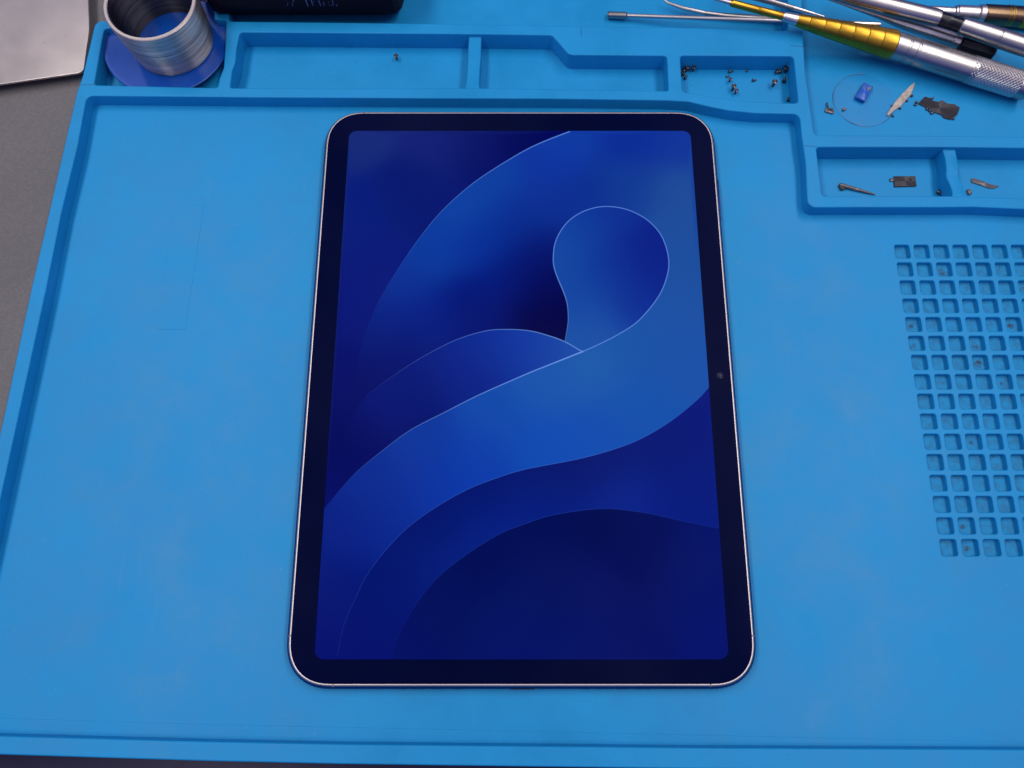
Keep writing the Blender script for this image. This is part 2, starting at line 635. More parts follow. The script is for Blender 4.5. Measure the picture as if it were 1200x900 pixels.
rest = [at2(1500, -75, ZR), at2(1520, 912, ZR), at2(1200, 905, ZR), at2(800, 901, ZR), at2(400, 895.5, ZR), at2(240, 892, ZR), at2(0, 884.5, ZR),
        at2(-84, 882, ZR), at2(6, 480, ZR), at2(36.5, 338, ZR), at2(57, 250, ZR), at2(68.4, 200, ZR), at2(90, 108, ZR)]
rest_r = [5, 8, 0, 0, 0, 0, 0, 8, 0, 0, 0, 0, 0]
# the corner tray is open at the back, where the disc sticks out
outer = rounded([at2(97, 88, ZR), at2(112, 24, ZR), at2(131, 24, ZR), at2(131, 33, ZR), at2(122, 33.5, ZR), at2(110, 99.5, ZR), at2(255, 102.8, ZR), at2(257, 92, ZR),
                 at2(262, 79, ZR), at2(263.5, 60, ZR), at2(265, 24, ZR), at2(251, 23, ZR), at2(250, -75, ZR)] + rest,
                [0, 7, 0.8, 0.5, 2, 1.6, 1.2, 2, 2, 0, 1, 1, 2] + rest_r)
base_outline = rounded([at2(97, 88, ZR), at2(112, 24, ZR), at2(246, 23.5, ZR), at2(246, -75, ZR)] + rest, [0, 7, 2, 2] + rest_r)
adopt(slab('base_sheet', offset_poly(base_outline, -0.6), [], ZT, ZB, 0.3, M['silicone']), mat)
adopt(slab('rib_frame', outer, [main_open, parts_open, screw_open, tool_open, side_open, back_open],
           ZB - 1.2, ZR, 0.55, M['silicone']), mat)
# work surface with its square pits
pits = []
px0, py0 = at2(1057.8, 294.6, 0)
PX, PY, HS = 8.70, 8.66, 6.55
ZPIT = -2.5                     # floor of the pits
for r in range(16):
    for c in range(9):
        cx, cy = px0 + c * PX + r * 0.03, py0 - r * PY
        h = HS / 2
        pits.append(rounded([(cx - h, cy - h), (cx + h, cy - h), (cx + h, cy + h), (cx - h, cy + h)], 0.9, 3))
adopt(slab('work_surface', offset_poly(main_open, 1.2), pits, ZB - 0.8, 0.0, 0.42, M['silicone'], steps=3), mat)
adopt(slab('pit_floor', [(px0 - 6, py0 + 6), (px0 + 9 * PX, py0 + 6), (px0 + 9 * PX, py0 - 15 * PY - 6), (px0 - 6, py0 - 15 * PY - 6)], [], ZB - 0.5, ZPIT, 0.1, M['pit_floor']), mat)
# the strip in front of the work surface, a hair proud of it
strip = [at2(-60, 839.5, 0.4), at2(0, 841.5, 0.4), at2(240, 849, 0.4), at2(400, 852.2, 0.4), at2(933, 864, 0.4), at2(1200, 870, 0.4), at2(1440, 876, 0.4)]
strip += [at2(1440, 884, 0.4), at2(1200, 883, 0.4), at2(820, 881, 0.4), at2(400, 877, 0.4), at2(240, 874, 0.4), at2(0, 868, 0.4), at2(-60, 866, 0.4)]
adopt(slab('front_strip', strip, [], -0.8, 0.14, 0.12, M['silicone']), mat)
# pressed rectangle left of the tablet
adopt(slab('pressed_mark', rounded([at2(205, 240, 0), at2(239, 241, 0), at2(217, 386.5, 0), at2(183.5, 386, 0)], 0.8), [], -0.5, 0.10, 0.09, M['silicone']), mat)
# tray dividers, lower at the back and running into the front rib
def divider(left, right):
    lo = [Vector(p) for p in z7(left)]
    ro = [Vector(p) for p in z7(right)]
    poly = [tuple(p) for p in spline(lo, 1.0)] + [tuple(p) for p in reversed(spline(ro, 1.0))]
    y0 = min(p[1] for p in poly); y1 = max(p[1] for p in poly)
    def dz(x, y):
        t = (y - y0) / (y1 - y0)
        return -0.1 - 1.6 * min(1, max(0, (t - 0.12) / 0.35)) - 0.25 * math.sin(t * 9)
    adopt(slab('divider', poly, [], ZB - 0.8, ZR, 0.6, M['silicone'], ztop=dz), mat)
divider([(549.5, 36), (548.5, 50), (548, 62), (547, 85), (545, 102), (543, 108)], [(564.5, 36), (563.5, 50), (563.5, 62), (562, 85), (562, 102), (564, 108)])
divider([(1106, 168), (1110, 182), (1111, 195), (1111, 205), (1114, 213), (1116.5, 222), (1116, 234)],
        [(1122, 168), (1125, 185), (1126, 195), (1126, 206), (1129.5, 214), (1131, 224), (1132, 235)])
# flash lines of the mould across the ribs
for u0, v0, u1, v1 in ((926, 53.2, 942.5, 55.0), (942, 170.5, 957, 171.8), (681, 31, 681.3, 43), (93.5, 99.5, 112, 99.0)):
    a_, b_ = at(u0, v0, ZR), at(u1, v1, ZR)
    m_ = (a_ + b_) / 2
    adopt(box('mould_seam', m_.x, m_.y, ZR - 0.04, (b_ - a_).length, 0.32, 0.14, M['mould'], None, math.atan2(b_.y - a_.y, b_.x - a_.x), 0.05), mat)
# grime in a few of the pits
def blob(name, cx, cy, z, rx, ry, m, h=0.25, n=14):
    ring = [(cx + rx * math.cos(2 * math.pi * i / n) * random.uniform(0.7, 1.1), cy + ry * math.sin(2 * math.pi * i / n) * random.uniform(0.7, 1.1), z - 0.15) for i in range(n)]
    top = [(cx + (x - cx) * 0.6, cy + (y - cy) * 0.6, z + h * random.uniform(0.5, 1.0)) for x, y, _ in ring]
    verts = ring + top + [(cx, cy, z + h)]
    faces = [(i, (i + 1) % n, n + (i + 1) % n, n + i) for i in range(n)] + [(n + i, n + (i + 1) % n, 2 * n) for i in range(n)]
    return mesh_from(name, verts, faces, m, None, 60)
for r, c, sz in ((1, 2, 3.0), (4, 5, 2.3), (5, 3, 2.6), (6, 3, 3.0), (2, 6, 2.4), (14, 1, 1.8), (15, 1, 2.0), (5, 0, 1.8), (4, 0, 1.6), (7, 4, 1.4), (10, 2, 1.5)):
    cx, cy = px0 + c * PX, py0 - r * PY
    adopt(blob('grime', cx + random.uniform(-0.2, 0.2), cy - 0.1, ZPIT, sz, sz * 0.95, M['dirt'], 0.03, 18), mat)
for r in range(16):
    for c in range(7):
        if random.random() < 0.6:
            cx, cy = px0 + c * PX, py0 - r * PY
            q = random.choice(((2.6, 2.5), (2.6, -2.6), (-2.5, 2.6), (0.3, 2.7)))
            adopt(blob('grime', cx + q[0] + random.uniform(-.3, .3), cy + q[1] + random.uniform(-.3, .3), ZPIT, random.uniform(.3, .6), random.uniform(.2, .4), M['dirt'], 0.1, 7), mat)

for u, v, z, a_, b_ in ((410, 55.5, ZB, .9, .35), (414, 56, ZB, .5, .3), (417.5, 72.5, ZB, .6, .3), (285.5, 54, ZB, .5, .5), (281, 98, ZB, 1.2, .6), (107.5, 121, 0, 1.2, 1.6), (126, 156, 0, .4, .4),
                        (99, 155, 0, .4, .7), (810, 100, ZB, .7, .4), (845, 101, ZB, .4, .3), (900, 92, ZB, .4, .3), (968, 229, ZB, .6, .4), (1006, 250, 0, .8, .3), (1065, 251, 0, .5, .3),
                        (1127, 186, ZB, .5, .3), (236, 232, 0, .3, .3), (80, 238, 0, .4, .7)):
    p_ = at(u, v, z)
    adopt(blob('grime', p_.x, p_.y, z, a_, b_, M['dirt'], 0.06, 9), mat)

# ================================================================== the tablet
ZTAB = 0.0
TH = 5.9
tw, tl, tr = 177.5, 249.7, 17.5
tablet = empty('tablet', (0, 0, 0))
tag(tablet, 'tablet computer with slim silver rim lying face up, screen lit with blue swirls', 'tablet')
def rrect(w_, l_, r_, n=14, sq=2.35):
    out = []
    for qx, qy, a0 in ((1, 1, 0), (-1, 1, 90), (-1, -1, 180), (1, -1, 270)):
        cx, cy = qx * (w_ / 2 - r_), qy * (l_ / 2 - r_)
        for k in range(n + 1):
            a = R(a0 + 90 * k / n)
            c, s = math.cos(a), math.sin(a)
            out.append((cx + r_ * math.copysign(abs(c) ** (2 / sq), c), cy + r_ * math.copysign(abs(s) ** (2 / sq), s)))
    return out
def stack(name, rings, m, close_bottom=True, close_top=False, smooth=50):
    """rings: list of (polygon, z), same count of points"""
    N = len(rings[0][0])
    verts, faces = [], []
    for poly, z in rings:
        verts += [(x, y, z) for x, y in poly]
    for k in range(len(rings) - 1):
        for i in range(N):
            j = (i + 1) % N
            faces.append((k * N + i, k * N + j, (k + 1) * N + j, (k + 1) * N + i))
    if close_bottom:
        faces.append(tuple(reversed(range(N))))
    if close_top:
        faces.append(tuple((len(rings) - 1) * N + i for i in range(N)))
    return mesh_from(name, verts, faces, m, None, smooth, flat_caps=True)
side = [(1.6, 0.55), (0.6, 0.75), (-0.3, 1.2), (-0.92, 2.0), (-1.02, TH - 2.4), (-0.60, TH - 1.3), (0.02, TH - 0.62), (0.14, TH - 0.42)]
rimp = [(0.10, TH - 0.48), (0.24, TH - 0.26), (0.44, TH - 0.08), (0.66, TH), (0.92, TH), (1.00, TH - 0.08), (1.00, TH - 1.2)]
frame = adopt(stack('frame', [(rrect(tw - 2 * i, tl - 2 * i, tr - i), z) for i, z in side], M['tablet_side']), tablet)
adopt(stack('rim', [(rrect(tw - 2 * i, tl - 2 * i, tr - i), z) for i, z in rimp], M['aluminium'], close_bottom=False), tablet)
# camera island on the back, on which it rests
adopt(slab('camera_island', rounded([(-82, 82), (-55, 82), (-55, 118), (-82, 118)], 8), [], -0.02, 0.8, 0.2, M['tablet_side']), tablet)
adopt(slab('rear_foot', rounded([(-60, -118), (60, -118), (60, -112), (-60, -112)], 2), [], -0.02, 0.8, 0.2, M['tablet_side']), tablet)
# screen rectangle
SW, SL, SR, SY = 156.8, 229.8, 3.6, -0.3
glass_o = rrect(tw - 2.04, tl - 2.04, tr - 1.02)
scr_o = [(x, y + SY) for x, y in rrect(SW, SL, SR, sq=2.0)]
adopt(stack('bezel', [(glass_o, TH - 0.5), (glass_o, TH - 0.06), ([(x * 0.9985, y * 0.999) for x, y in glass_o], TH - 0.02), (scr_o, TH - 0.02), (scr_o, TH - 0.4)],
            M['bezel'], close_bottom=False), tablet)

# ---- the picture on the display -------------------------------------------------
ZD = TH - 0.025
S = lambda pts: [Vector(at2(u, v, TH)) for u, v in pts]
c1p = [(700, 143), (668, 154), (630, 169), (600, 185), (556.7, 213), (520, 245), (493, 277), (470, 310), (453, 337), (441.7, 357), (430, 385), (423, 407), (417, 435), (412, 470)]
Tp = [(662, 400.5), (665, 383), (666, 371.6), (664.5, 355), (660, 341), (654, 327), (649.3, 313), (648.4, 301), (650.5, 285), (657.5, 270), (668, 257.5), (682, 248.5),
      (698, 243.2), (714.6, 242), (733, 245), (749.6, 252), (763.6, 262), (775, 276), (782, 294.6), (783.8, 311), (781, 326), (774, 343.6), (761, 362), (745, 378.6), (726, 391), (705, 402), (684, 411.5)]
c2p = [(684, 412.5), (679.5, 410.5), (661, 400), (640, 392.5), (620, 387.6), (595, 386), (568, 388), (530.5, 400), (484, 425), (438, 457), (420, 476), (404, 510), (398, 560)]
c3p = [(684, 411.5), (640, 429), (620, 437), (562, 462.5), (522, 482.7), (481, 504), (447, 529), (415, 556), (383, 592.5), (360, 620)]
c4p = [(850, 430), (828, 456.7), (814, 471), (785, 494), (750, 514.5), (715.6, 527.5), (678, 537.6), (634.7, 546), (612, 550.7), (585, 559), (551, 572), (516, 591), (481, 615.5), (452.5, 644), (429, 675.6), (415, 704.5), (403, 733), (396, 765), (392, 800)]
c5p = [(860, 623), (840, 619), (802, 611), (762, 602), (727, 597), (707, 596), (681, 598), (643, 604.6), (612, 615), (585, 626), (551, 647), (516, 674), (490, 704.5), (473, 733), (462.6, 756), (458, 785), (456, 800)]
c1, T, c2, c3, c4, c5 = (spline(S(p), 1.2) for p in (c1p, Tp, c2p, c3p, c4p, c5p))
iT = min(range(len(T)), key=lambda i: (T[i] - Vector(at2(783.8, 311, TH))).length)
ray = [T[iT], Vector(at2(850, 311, TH))]
tup = lambda L: [tuple(p) for p in L]
polyT = tup(T)
polyR2 = tup(c2) + tup(reversed(c3[:max(range(len(c3)), key=lambda i: -abs(c3[i].x - at(398, 575, TH).x)) + 1]))
polyR1 = tup(c1) + [at2(404, 510, TH)] + tup(reversed(c2)) + tup(T[:iT + 1]) + [tuple(ray[1]), at2(860, 120, TH), at2(700, 120, TH)]
polyR3 = tup(reversed(c3)) + tup(reversed(T[iT:])) + [tuple(ray[1])] + tup(c4) + [at2(330, 800, TH), at2(330, 620, TH)]
polyR5 = tup(c5) + [at2(456, 840, TH), at2(930, 840, TH), at2(930, 620, TH)]
polyR4 = tup(c4) + [at2(392, 820, TH)] + tup(reversed(c5))
# colours seen on the lit screen, picked along each sheet of the swirl, reflections in the glass included (photograph pixel, sRGB)
F = {
 'R0': [(410, 158, 24, 42, 122), (520, 160, 20, 32, 118), (560, 165, 10, 18, 102), (620, 160, 3, 8, 88), (480, 230, 13, 26, 112), (420, 250, 13, 30, 124), (440, 320, 12, 26, 122),  # upper left samples hold the reflected room haze
        (400, 350, 12, 24, 122), (400, 430, 8, 16, 106), (395, 520, 6, 10, 92), (385, 585, 8, 14, 100), (430, 370, 12, 24, 118), (410, 470, 8, 14, 100)],
 'R1': [(660, 162, 20, 60, 165), (740, 165, 15, 46, 152), (800, 165, 18, 52, 155), (800, 230, 30, 76, 155), (740, 220, 20, 60, 150), (640, 200, 17, 52, 160), (580, 210, 18, 64, 162),
        (540, 240, 18, 66, 164), (500, 290, 16, 60, 160), (470, 330, 14, 50, 150), (450, 370, 12, 36, 134), (440, 400, 11, 28, 122), (425, 440, 8, 15, 101), (560, 290, 14, 50, 155),
        (600, 260, 14, 48, 150), (640, 240, 16, 48, 148), (630, 290, 8, 22, 112), (600, 320, 7, 22, 118), (640, 330, 3, 6, 82), (620, 370, 2, 2, 70), (655, 385, 2, 2, 66), (570, 350, 8, 26, 125),
        (540, 380, 8, 26, 125), (560, 375, 5, 14, 100), (500, 370, 11, 34, 138), (480, 405, 9, 22, 113), (450, 432, 8, 16, 103), (410, 500, 7, 12, 96), (790, 311, 28, 80, 162), (815, 311, 27, 78, 160), (800, 270, 30, 78, 158), (690, 230, 16, 48, 146)],
 'T':  [(655, 300, 24, 74, 166), (680, 270, 20, 64, 160), (714, 250, 16, 48, 150), (720, 310, 15, 46, 148), (690, 330, 18, 60, 158), (760, 290, 11, 30, 134), (775, 320, 11, 34, 138), (740, 360, 14, 46, 150),
        (680, 370, 24, 74, 164), (670, 400, 28, 84, 170), (700, 395, 28, 84, 170), (665, 340, 24, 74, 164)],
 'R2': [(675, 410, 34, 84, 172), (640, 400, 24, 66, 168), (610, 400, 18, 54, 165), (570, 400, 16, 46, 152), (600, 430, 14, 46, 150), (540, 420, 12, 36, 138), (560, 450, 11, 32, 130), (500, 440, 10, 26, 122),
        (480, 480, 8, 18, 104), (440, 476, 9, 20, 112), (420, 520, 6, 10, 94), (405, 500, 7, 12, 96), (400, 560, 7, 12, 96), (460, 460, 11, 28, 124), (640, 420, 20, 62, 160)],
 'R3': [(790, 311, 28, 80, 162), (815, 311, 27, 78, 160), (800, 360, 28, 82, 166), (800, 420, 26, 82, 170), (740, 400, 26, 84, 168), (700, 430, 30, 92, 172), (740, 470, 22, 82, 174), (640, 450, 26, 86, 176),
        (640, 520, 18, 76, 180), (700, 510, 20, 78, 178), (580, 490, 20, 74, 172), (560, 540, 16, 62, 172), (500, 520, 17, 56, 158), (480, 570, 16, 48, 152), (520, 570, 14, 54, 168), (430, 570, 15, 44, 146),
        (420, 620, 12, 34, 136), (390, 620, 12, 32, 130), (390, 690, 10, 24, 118), (410, 690, 10, 24, 116), (385, 750, 9, 18, 112), (450, 610, 14, 42, 146)],
 'R4': [(820, 480, 8, 24, 122), (780, 520, 8, 24, 118), (700, 550, 6, 20, 106), (640, 560, 6, 20, 104), (570, 585, 6, 18, 102), (510, 620, 7, 20, 106), (820, 570, 8, 26, 124), (800, 600, 9, 28, 128), (720, 585, 12, 36, 140),
        (640, 590, 11, 32, 132), (580, 615, 12, 36, 138), (530, 655, 12, 34, 130), (490, 690, 10, 26, 118), (450, 680, 8, 22, 110), (425, 720, 9, 20, 110), (420, 765, 9, 18, 108), (460, 740, 9, 20, 110)],
 'R5': [(840, 630, 5, 18, 104), (760, 620, 4, 14, 88), (700, 605, 3, 12, 80), (640, 620, 4, 13, 84), (570, 660, 5, 15, 86), (520, 720, 7, 18, 92), (480, 765, 8, 18, 100), (600, 720, 8, 20, 98), (600, 765, 9, 20, 104),
        (700, 700, 7, 18, 98), (700, 765, 8, 20, 102), (745, 668, 3, 11, 84), (800, 700, 8, 20, 104), (840, 760, 9, 20, 108), (746, 735, 5, 14, 96), (640, 670, 7, 18, 92), (820, 660, 7, 20, 104)],  # the two darker samples here hold the reflected phone and its stem
}
FIELD = {k: [(Vector(at2(s[0], s[1], TH)), Vector(lin((s[2] * (0.55 + 0.4 * min(1.0, s[2] / 28.0)), s[3] * 0.98, s[4] * 0.98)))) for s in v] for k, v in F.items()}
def colour(reg, p):
    acc, ws = Vector((0, 0, 0)), 0.0
    for q, c in FIELD[reg]:
        d2 = (p - q).length_squared
        wt = math.exp(-d2 / 160.0) + 2e-4 / (d2 + 50.0)
        acc += c * wt; ws += wt
    return acc / ws
def region(p):
    if inside(p, polyT): return 'T'
    if inside(p, polyR2): return 'R2'
    if inside(p, polyR3): return 'R3'
    if inside(p, polyR5): return 'R5'
    if inside(p, polyR4): return 'R4'
    if inside(p, polyR1): return 'R1'
    return 'R0'
co, ed = [], []
def add_line(L, closed=False):
    s = len(co)
    co.extend(Vector(p) for p in L)
    ed.extend((s + i, s + i + 1) for i in range(len(L) - 1))
    if closed:
        ed.append((s + len(L) - 1, s))
in_scr = [Vector((x * 0.9995, SY + (y - SY) * 0.9997)) for x, y in scr_o]
add_line(in_scr, True)
for L in (c1, T, c2, c3, c4, c5, ray):
    add_line(L)
for i in range(int(SW / 2.6)):
    for j in range(int(SL / 2.6)):
        co.append(Vector((-SW / 2 + 1.3 + i * 2.6 + random.uniform(-.3, .3), SY - SL / 2 + 1.3 + j * 2.6 + random.uniform(-.3, .3))))
vv, ee, ff, _, _, _ = delaunay_2d_cdt(co, ed, [], 0, 1e-4)
scr_t = [tuple(p) for p in in_scr]
verts = [(p.x, p.y, ZD) for p in vv]
faces, cols = [], []
cache = {}
for f in ff:
    c = (vv[f[0]] + vv[f[1]] + vv[f[2]]) / 3
    if not inside(c, scr_t):
        continue
    g = list(f)
    a, b, d = vv[g[0]], vv[g[1]], vv[g[2]]
    if (b - a).cross(d - a) < 0:
        g.reverse()
    reg = region(c)
    faces.append(tuple(g))
    for i in g:
        if (reg, i) not in cache:
            cache[(reg, i)] = colour(reg, vv[i])
        cols.append(cache[(reg, i)])
# the bright hairlines along the sheets' edges
def hairline(L, width, col, fade):
    n = len(L)
    hl = Vector(lin(col))
    base = None
    s = len(verts)
    cc = []
    for k, p in enumerate(L):
        d = (L[min(k + 1, n - 1)] - L[max(k - 1, 0)]).normalized()
        nn = Vector((-d.y, d.x))
        a = fade(k / (n - 1))
        ww = width * (0.25 + 0.75 * a) / 2
        verts.append((p.x + nn.x * ww, p.y + nn.y * ww, ZD + 0.012))
        verts.append((p.x - nn.x * ww, p.y - nn.y * ww, ZD + 0.012))
        under = (colour(region(p + nn), p) + colour(region(p - nn), p)) / 2
        cc.append(under.lerp(hl, a))
    for k in range(n - 1):
        if not (inside(L[k], scr_t) and inside(L[k + 1], scr_t)):
            continue
        i = s + 2 * k
        faces.append((i, i + 1, i + 3, i + 2))
        cols.extend([cc[k], cc[k], cc[k + 1], cc[k + 1]])
sm = lambda t: max(0.0, min(1.0, t))
hairline(c1, 0.62, (84, 130, 220), lambda t: sm(1.15 - 1.5 * t) * 0.9)
hairline(T, 0.55, (92, 138, 222), lambda t: 0.75 if t > 0.12 else 0.35 + 3 * t)
hairline(c2, 0.5, (96, 140, 215), lambda t: sm(0.9 - 1.2 * t))
hairline(c3, 0.6, (104, 150, 228), lambda t: sm(0.95 - 1.05 * t))
hairline(c4, 0.5, (52, 100, 205), lambda t: sm(0.6 - 0.8 * abs(t - 0.35)))
hairline(c5, 0.5, (30, 62, 168), lambda t: sm(0.45 - 0.7 * abs(t - 0.4)))
me = bpy.data.meshes.new('display')
me.from_pydata([Vector(v) * MM for v in verts], [], faces)
att = me.color_attributes.new('picture', 'FLOAT_COLOR', 'CORNER')
flat = []
for c in cols:
    flat += [c.x, c.y, c.z, 1.0]
att.data.foreach_set('color', flat)
me.update()
display = link('display', me, M['display'], tablet)
# camera, seams, port, buttons
fx, fy = at2(843.6, 440, TH)
fc = lathe('front_camera', (fx, fy, TH - 0.3), (fx, fy, TH + 0.005), [(0, 1.35), (0.97, 1.35), (1.0, 1.3)], plain('camera_ring', (0.004, 0.006, 0.024), 0.3, 0.15), None, 28)
adopt(fc, tablet)
lens = lathe('lens', (fx, fy, TH - 0.1), (fx, fy, TH + 0.06), [(0, 0.30), (0.7, 0.26), (1.0, 0.10)], plain('lens_glass', (0.03, 0.04, 0.12), 0.12), None, 16)
lens.parent = fc
lens.data.transform(Matrix.Translation(-fc.matrix_basis.translation))
def seam(x, y, horiz):
    sxx, syy = (0.45, 0.98) if horiz else (0.98, 0.45)
    box('antenna_seam', x, y, TH - 1.2, sxx, syy, 2.44, M['seam'], frame)
hw, hl = tw / 2, tl / 2
for x in (at(427, 131, TH).x, at(786, 131, TH).x, ):
    seam(x, hl - 0.5, True)
for x in (at(390, 804.5, TH).x, at(833, 804.5, TH).x):
    seam(x, -hl + 0.5, True)
for y in (at(380, 168.5, TH).y, at(339, 745, TH).y):
    seam(-hw + 0.5, y, False)
    seam(hw - 0.5, y, False)
slab_port = box('charging_port', at(612, 806, 3).x, -hl - 0.86, 2.95, 9.0, 0.5, 2.6, M['dark_slot'], frame, bev=0.2)
for k in range(4):
    box('speaker_slot', at(470, 806, 3).x + k * 7.0, -hl - 0.86, 2.95, 4.4, 0.4, 1.3, M['dark_slot'], frame, bev=0.1)
    box('speaker_slot', at(685, 806, 3).x + k * 7.0, -hl - 0.86, 2.95, 4.4, 0.4, 1.3, M['dark_slot'], frame, bev=0.1)
box('volume_button', hw + 0.8, at(842, 235, 3).y, 3.0, 0.9, 20.0, 2.0, M['tablet_side'], frame, bev=0.25)
box('power_button', at(785, 131, 3).x - 22, hl + 0.8, 3.0, 16.0, 0.9, 2.0, M['tablet_side'], frame, bev=0.25)

# ================================================================== blue dish and steel cup in the corner tray
def tilted(objs, pivot, ang):
    for o in objs:
        m_ = Matrix.Translation(Vector(pivot) * MM) @ Matrix.Rotation(ang, 4, 'X') @ Matrix.Translation(-Vector(pivot) * MM)
        o.data.transform(m_)
DR = 30.2
DX, DY = -169.6, 136.0 + DR
tilt = R(0.8)
DZ = 2.4
piv = (DX, DY - DR, DZ)
seg = 72
dish_prof = [(0.0, -5.6), (13.5, -5.6), (14.0, -5.2), (13.0, -1.0), (16.0, 0.0), (DR - 0.6, 0.0), (DR, 0.3), (DR + 0.1, 0.8), (DR - 0.3, 1.15), (DR - 1.0, 1.05), (DR - 2.0, 0.85), (0.0, 0.85)]
def revolve(name, cx, cy, z0, prof_, m, n=72, smooth=35):
    verts_, faces_ = [], []
    idx = []
    for r_, z_ in prof_:
        if r_ == 0:
            verts_.append((cx, cy, z0 + z_)); idx.append([len(verts_) - 1] * n)
        else:
            s_ = len(verts_)
            for i in range(n):
                a = 2 * math.pi * i / n
                verts_.append((cx + r_ * math.cos(a), cy + r_ * math.sin(a), z0 + z_))
            idx.append([s_ + i for i in range(n)])
    for k in range(len(prof_) - 1):
        for i in range(n):
            j = (i + 1) % n
            f = [idx[k][i], idx[k][j], idx[k + 1][j], idx[k + 1][i]]
            g = []
            for q in f:
                if q not in g:
                    g.append(q)
            if len(g) > 2:
                faces_.append(tuple(g))
    return mesh_from(name, verts_, faces_, m, None, smooth)
dish = revolve('round_dish', DX, DY, DZ, dish_prof, M['dish'])
tilted([dish], piv, tilt)
tag(dish, 'glossy blue plastic disc tilted in the mat corner tray under the steel cup', 'disc')
CX, CY, CZ = -166.0, 165.0, DZ + 0.86
cupo = empty('steel_cup', (CX, CY, CZ))
tag(cupo, 'open turned steel cup standing on the glossy blue disc', 'cup')
H = 26.5
ro0, ro1 = 19.0, 20.7
ridge = [(ro0 - 0.8, 0), (ro0, 0.5)]
nr = 30
for k in range(nr):
    za = 1.2 + (H - 2.6) * k / nr
    dz_ = (H - 2.6) / nr
    rb_ = ro0 + (ro1 - ro0) * k / nr
    g = 0.02 + 0.08 * random.random()
    ridge += [(rb_ + g, za + dz_ * 0.25), (rb_, za + dz_ * 0.85)]
ridge += [(ro1, H - 1.0), (ro1 - 0.1, H - 0.4)]
body = revolve('body', CX, CY, CZ, ridge, M['turned'], 128, 60)
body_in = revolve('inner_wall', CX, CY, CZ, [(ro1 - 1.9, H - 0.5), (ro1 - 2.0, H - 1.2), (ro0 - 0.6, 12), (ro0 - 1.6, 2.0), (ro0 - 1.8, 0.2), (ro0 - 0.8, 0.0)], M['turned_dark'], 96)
rim = revolve('rim', CX, CY, CZ, [(ro1 - 0.1, H - 0.45), (ro1, H - 0.15), (ro1 - 0.35, H + 0.15), (ro1 - 1.5, H + 0.15), (ro1 - 1.85, H - 0.1), (ro1 - 1.9, H - 0.55), (ro1 - 1.0, H - 0.9), (ro1 - 0.1, H - 0.45)], M['rim_steel'], 96)
tilted([body, body_in, rim], piv, tilt * 0.98)
for o in (body, body_in, rim):
    adopt(o, cupo)

# ================================================================== sheet of steel, upper left
ZP = 1.0
plate_poly = rounded([at2(-120, 118, ZP), at2(0, 98.5, ZP), at2(97.5, 84.5, ZP), at2(104.5, 35, ZP), at2(101.5, -60, ZP), at2(-140, -70, ZP)], [2, 0, 3.0, 30, 2, 2])
plate = empty('steel_sheet', (-240, 190, ZT))
tag(plate, 'worn sheet of brushed steel on the grey bench beside the mat corner', 'metal sheet')
def plate_z(x, y):
    return 0.5 * math.sin((x + 230) * 0.035) + 0.25 * math.sin(y * 0.05)
psheet = slab('sheet', plate_poly, [], ZP - 1.0, ZP, 0.15, M['plate'])
adopt(psheet, plate)
for (u, v) in ((20, 40), (60, 20)):
    p = at(u, v, ZT)
    lathe_o = lathe('stand_off', (p.x, p.y, ZT - 0.1), (p.x, p.y, ZP - 0.9), [(0, 4), (1, 4)], M['black_plastic'])
    adopt(lathe_o, plate)

# ================================================================== black bottle lying behind the trays
BR = 20.0
def bottom_edge(cy):
    best = -1e9
    for k in range(90):
        a = R(180 + k * 2)
        y, z = cy + BR * math.cos(a), ZB + BR + BR * math.sin(a)
        d = Vector((0, y - CAM.y, z - CAM.z))
        f_ = d.y * st - d.z * ct
        upv = d.y * ct + d.z * st
        best = max(best, 450 - FPX * upv / f_)
    return best
lo_, hi_ = 180.0, 260.0
for _ in range(40):
    mid = (lo_ + hi_) / 2
    if bottom_edge(mid) > 17.5: lo_ = mid
    else: hi_ = mid
BY = lo_
BZ = ZB + BR
zc = 12.0
bx0, bx1 = at(243, 8, 14).x, at(469.5, 8, 14).x
bottle = empty('black_bottle', ((bx0 + bx1) / 2, BY, ZB))
tag(bottle, 'black plastic bottle with faint worn lettering lying behind the parts trays', 'bottle')
L_ = bx1 - bx0
adopt(lathe('body', (bx0, BY, BZ), (bx1, BY, BZ), [(0, BR - 3), (1.2 / L_, BR - 1.2), (3.0 / L_, BR), (1 - 7.0 / L_, BR), (1 - 3.5 / L_, BR - 0.8), (1 - 1.2 / L_, BR - 2.8), (1, BR - 6)], M['black_bottle'], None, 72), bottle)
adopt(lathe('end_cap', (bx0 - 7, BY - 2, BZ - 2), (bx0 + 0.5, BY - 2, BZ - 2), [(0, 10), (0.1, 11.5), (1, 11.5)], M['cap_highlight'], None, 48), bottle)  # pale disc painted in for the glint on the cap end
# worn print on its side (only the feet of the letters show)
def on_bottle(u, v):
    a, b = (u - 600.0) / FPX, (450.0 - v) / FPX
    d = Vector((a, b * ct + st, b * st - ct))
    rr = BR + 0.03
    oy, oz = CAM.y - BY, CAM.z - BZ
    A_, B_, C_ = d.y ** 2 + d.z ** 2, 2 * (oy * d.y + oz * d.z), oy ** 2 + oz ** 2 - rr * rr
    disc = B_ * B_ - 4 * A_ * C_
    k = (-B_ - math.sqrt(max(0, disc))) / (2 * A_)
    return CAM + d * k
def stroke(u0, v0, u1, v1, wpx):
    vs, fs = [], []
    n = 5
    for k in range(n + 1):
        t = k / n
        u, v = u0 + (u1 - u0) * t, v0 + (v1 - v0) * t
        vs += [on_bottle(u - wpx / 2, v), on_bottle(u + wpx / 2, v)]
    for k in range(n):
        fs.append((2 * k, 2 * k + 1, 2 * k + 3, 2 * k + 2))
    adopt(mesh_from('printed_mark', vs, fs, M['grey_print'], None, 30), bottle)
